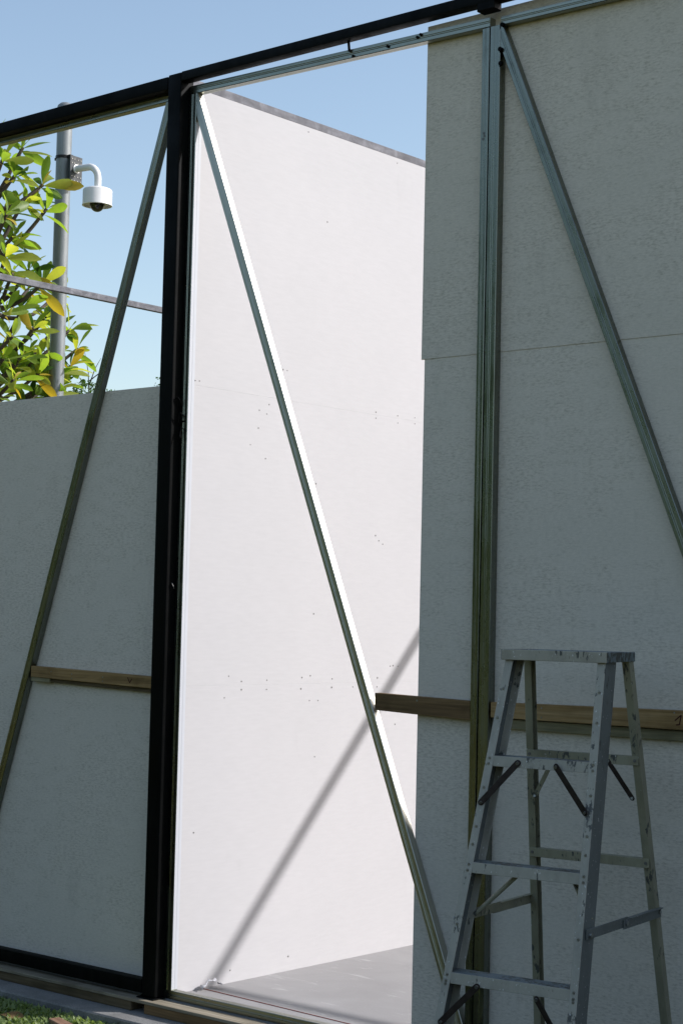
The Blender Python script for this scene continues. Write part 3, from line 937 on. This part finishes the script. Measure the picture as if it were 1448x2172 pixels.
# one dying leaf hanging across the pole
o = bpy.data.objects.new('leaf', LM[4][0]); link(o, tree)
v = Vector((.755,.65,-.06)).normalized(); s = Vector((.25,-.25,.75)); s = (s-v*s.dot(v)).normalized(); nn = v.cross(s)
M = Matrix(((v.x*.25,s.x*.25,nn.x*.25,-4.756),(v.y*.25,s.y*.25,nn.y*.25,3.244),(v.z*.25,s.z*.25,nn.z*.25,4.583),(0,0,0,1)))
o.matrix_local = Matrix.Translation(-T0) @ M
mbf = {0: MB(), 1: MB()}
for i in range(len(TIPS), len(TIPS)+len(extra)):
    for M in leaf_frames((TIPS+extra)[i], tipdir[i], 9, rt):
        me = LM[0][1]
        mbf[rt.random() < .45].poly([M @ v.co for v in me.vertices], [tuple(p.vertices) for p in me.polygons])
for k, mm in ((0, L_g), (1, L_y)):
    m_ = mbf[k]; m_.v = [tuple(Vector(p)-T0) for p in m_.v]
    me = bpy.data.meshes.new('foliage'); me.from_pydata(m_.v, [], m_.f); me.materials.append(mm); me.shade_smooth()
    o = link(bpy.data.objects.new('foliage', me), tree); tag(o, kind='stuff')

# ------------------------------------------------------------------ small trees beyond
L_bg = mat_leaf('fine_leaf', (.03,.075,.012), (.075,.14,.025), .35, (1.6,1.7,.7), .5)
def small_tree(loc, clumps, n, size, label, name, h, seed, twigs=()):
    rr = random.Random(seed)
    t = empty(name, (loc[0], loc[1], -.1)); tag(t, label, 'tree')
    mb = MB(); mb.tube([(0,0,0),(.05,.02,h*.4),(0,0,h*.8)], [.09,.07,.04], 10)
    mb.build('trunk', M_bark, t, smooth=True)
    mb = MB()
    for (cx, cy, cz, rx, rz) in clumps:
        mb.tube([(0,0,h*.6),(cx*.5,cy*.5,(cz+h*.6)/2),(cx,cy,cz)], [.03,.02,.01], 6)
    for tw in twigs: mb.tube(tw, [.008]+[.005]*(len(tw)-2)+[.002], 5)
    mb.build('branches', M_bark, t, smooth=True)
    vs = []; fs = []
    for (cx, cy, cz, rx, rz) in clumps:
        for i in range(n):
            while True:
                a = Vector((rr.uniform(-1,1), rr.uniform(-1,1), rr.uniform(-1,1)))
                if a.length < 1: break
            a = a.normalized()*a.length**.5
            c = Vector((cx+a.x*rx, cy+a.y*rx, cz+a.z*rz))
            d = Vector((rr.gauss(0,1), rr.gauss(0,1), rr.gauss(0,.6))).normalized()
            s = d.cross(Vector((rr.gauss(0,1), rr.gauss(0,1), 1))).normalized()
            L = size*rr.uniform(.6,1.3); k = len(vs)
            vs += [c, c+d*L*.5+s*L*.28, c+d*L, c+d*L*.5-s*L*.28]; fs.append((k,k+1,k+2,k+3))
    me = bpy.data.meshes.new('crown'); me.from_pydata([tuple(v) for v in vs], [], fs); me.materials.append(L_bg)
    link(bpy.data.objects.new('crown', me), t)
small_tree((-10.1, 8.45), [(-.08,-.07,4.08,.17,.19),(.14,.11,4.01,.12,.13),(.02,.0,3.7,.35,.28)], 520, .045,
           'small dark green tree top just clearing the low wall by the left brace', 'garden_tree', 3.6, 3,
           twigs=[[(-.05,-.04,4.1),(-.06,-.05,4.35),(-.1,-.09,4.62)],[(-.05,-.04,4.2),(.0,.0,4.4),(.05,.04,4.52)],[(-.05,-.04,4.25),(.07,.06,4.38),(.14,.12,4.5)]])
small_tree((-9.5, 8.9), [(.0,.0,4.20,.06,.12),(.06,.05,4.24,.05,.08),(-.06,-.05,4.14,.05,.05)], 26, .04,
           'sparse twiggy treetop just left of the black post above the low wall', 'garden_tree', 3.7, 5)

# ------------------------------------------------------------------ lawn behind the camera, trees facing the site
L_belt = mat_leaf('belt_leaf', (.045,.10,.010), (.095,.145,.018), .25, (1.5,1.7,.6), .7)
def unseen_tree_belt(seed, trees):
    rr = random.Random(seed)
    vs = []; fs = []
    for (cx, cy, H) in trees:
        for j in range(800):
            a = Vector((rr.gauss(0,1), rr.gauss(0,1), rr.gauss(0,1))).normalized()*rr.uniform(.7,1)
            c = Vector((cx+a.x*2.2, cy+a.y*2.0, max(.05, H*.5+a.z*H*.5)))
            d = Vector((rr.gauss(0,1), rr.gauss(0,1), rr.gauss(0,1))).normalized()
            s = d.cross(Vector((rr.gauss(0,1), rr.gauss(0,1), rr.gauss(0,1)))).normalized()
            L = rr.uniform(.35,.7); k = len(vs)
            vs += [c, c+d*L*.5+s*L*.35, c+d*L, c+d*L*.5-s*L*.35]; fs.append((k,k+1,k+2,k+3))
    me = bpy.data.meshes.new('unseen_tree_belt'); me.from_pydata([tuple(v) for v in vs], [], fs); me.materials.append(L_belt)
    o = link(bpy.data.objects.new('unseen_tree_belt', me))
    tag(o, kind='stuff')
rb = random.Random(5)
belt = []
for i in range(34):
    ang = -3.0 + i*.10
    Rr = rb.uniform(15, 20)
    belt.append((2+Rr*math.cos(ang)*1.15, -1+Rr*math.sin(ang), rb.uniform(.8, 1.15)*(8.6 if ang < -2.2 else 8.6-5.6*min(1, (ang+2.2)/.45))))
unseen_tree_belt(5, belt)
belt = []  # unseen trees at back right, added to block low sky on the partition
for i in range(22):
    az = RAD(4+i*5.0)
    Rr = rb.uniform(14, 18)
    belt.append((Rr*math.sin(az), 1.5+Rr*math.cos(az), rb.uniform(5.6, 6.8)*(.4 if 28 < 4+i*5 < 52 else 1)))
unseen_tree_belt(6, belt)

# ------------------------------------------------------------------ grass
L_gr = mat_leaf('grass_blade', (.12,.19,.05), (.26,.32,.13), .4, (1.5,1.6,.8), .45)
def grass():
    rr = random.Random(9)
    vs = []; fs = []
    def blade(x, y, z, L, w):
        an = rr.uniform(0, 6.283); el = rr.uniform(.25, 1.25)
        d = Vector((math.cos(an)*math.cos(el), math.sin(an)*math.cos(el), math.sin(el)))
        s = Vector((-math.sin(an), math.cos(an), rr.uniform(-.3,.3)))*w
        p = Vector((x, y, z)); k = len(vs)
        m = p + d*L*.55; e = p + d*L + Vector((0,0,-L*.22))
        vs.extend([p-s*.4, p+s*.4, m+s, m-s, e])
        fs.extend([(k,k+1,k+2,k+3), (k+3,k+2,k+4)])
    for i in range(15000):
        x = rr.uniform(-1.3, .4); y = -.255-abs(rr.gauss(0,.33))
        blade(x, y, -.1, rr.uniform(.025,.062), rr.uniform(.0045,.0095))
    for i in range(26000):
        x = rr.uniform(-3.5, 4.6); y = rr.uniform(-3.6, -.25)
        blade(x, y, -.1, rr.uniform(.018,.05), rr.uniform(.003,.006))
    me = bpy.data.meshes.new('grass'); me.from_pydata([tuple(v) for v in vs], [], fs); me.materials.append(L_gr)
    o = link(bpy.data.objects.new('grass', me)); tag(o, 'short broad bladed grass in front of the frame', 'grass', kind='stuff')
grass()
o = MB().box(-.10, .10, -.022, .022, 0, .032).build('timber_offcut', M_off, bevel=.002)
o.location = (-.095, -.425, -.084); o.rotation_euler = (.05, -.05, RAD(-22))
tag(o, 'short pinkish timber offcut lying in the sunlit grass', 'offcut')
dl = leaf_mesh('dry_leaf', .3, .5, 1.2, .9, mat_leaf('dry_leaf_brown', (.16,.09,.035), (.25,.16,.07), .25, (1.2,1,.7), .7))
o = bpy.data.objects.new('dry_leaf', dl); link(o); o.scale = (.11,.11,.11); o.location = (-.405,-.475,-.066); o.rotation_euler = (.3,.1,.6)
tag(o, 'curled brown dry leaf in the grass at the lower left', 'leaf')
o = MB().tube([(-.56,-.46,-.066),(-.495,-.45,-.058),(-.465,-.43,-.056)], [.006,.008,.007], 8).build('stick', M_off)
tag(o, 'pale broken stick in the grass at the lower left corner', 'stick')
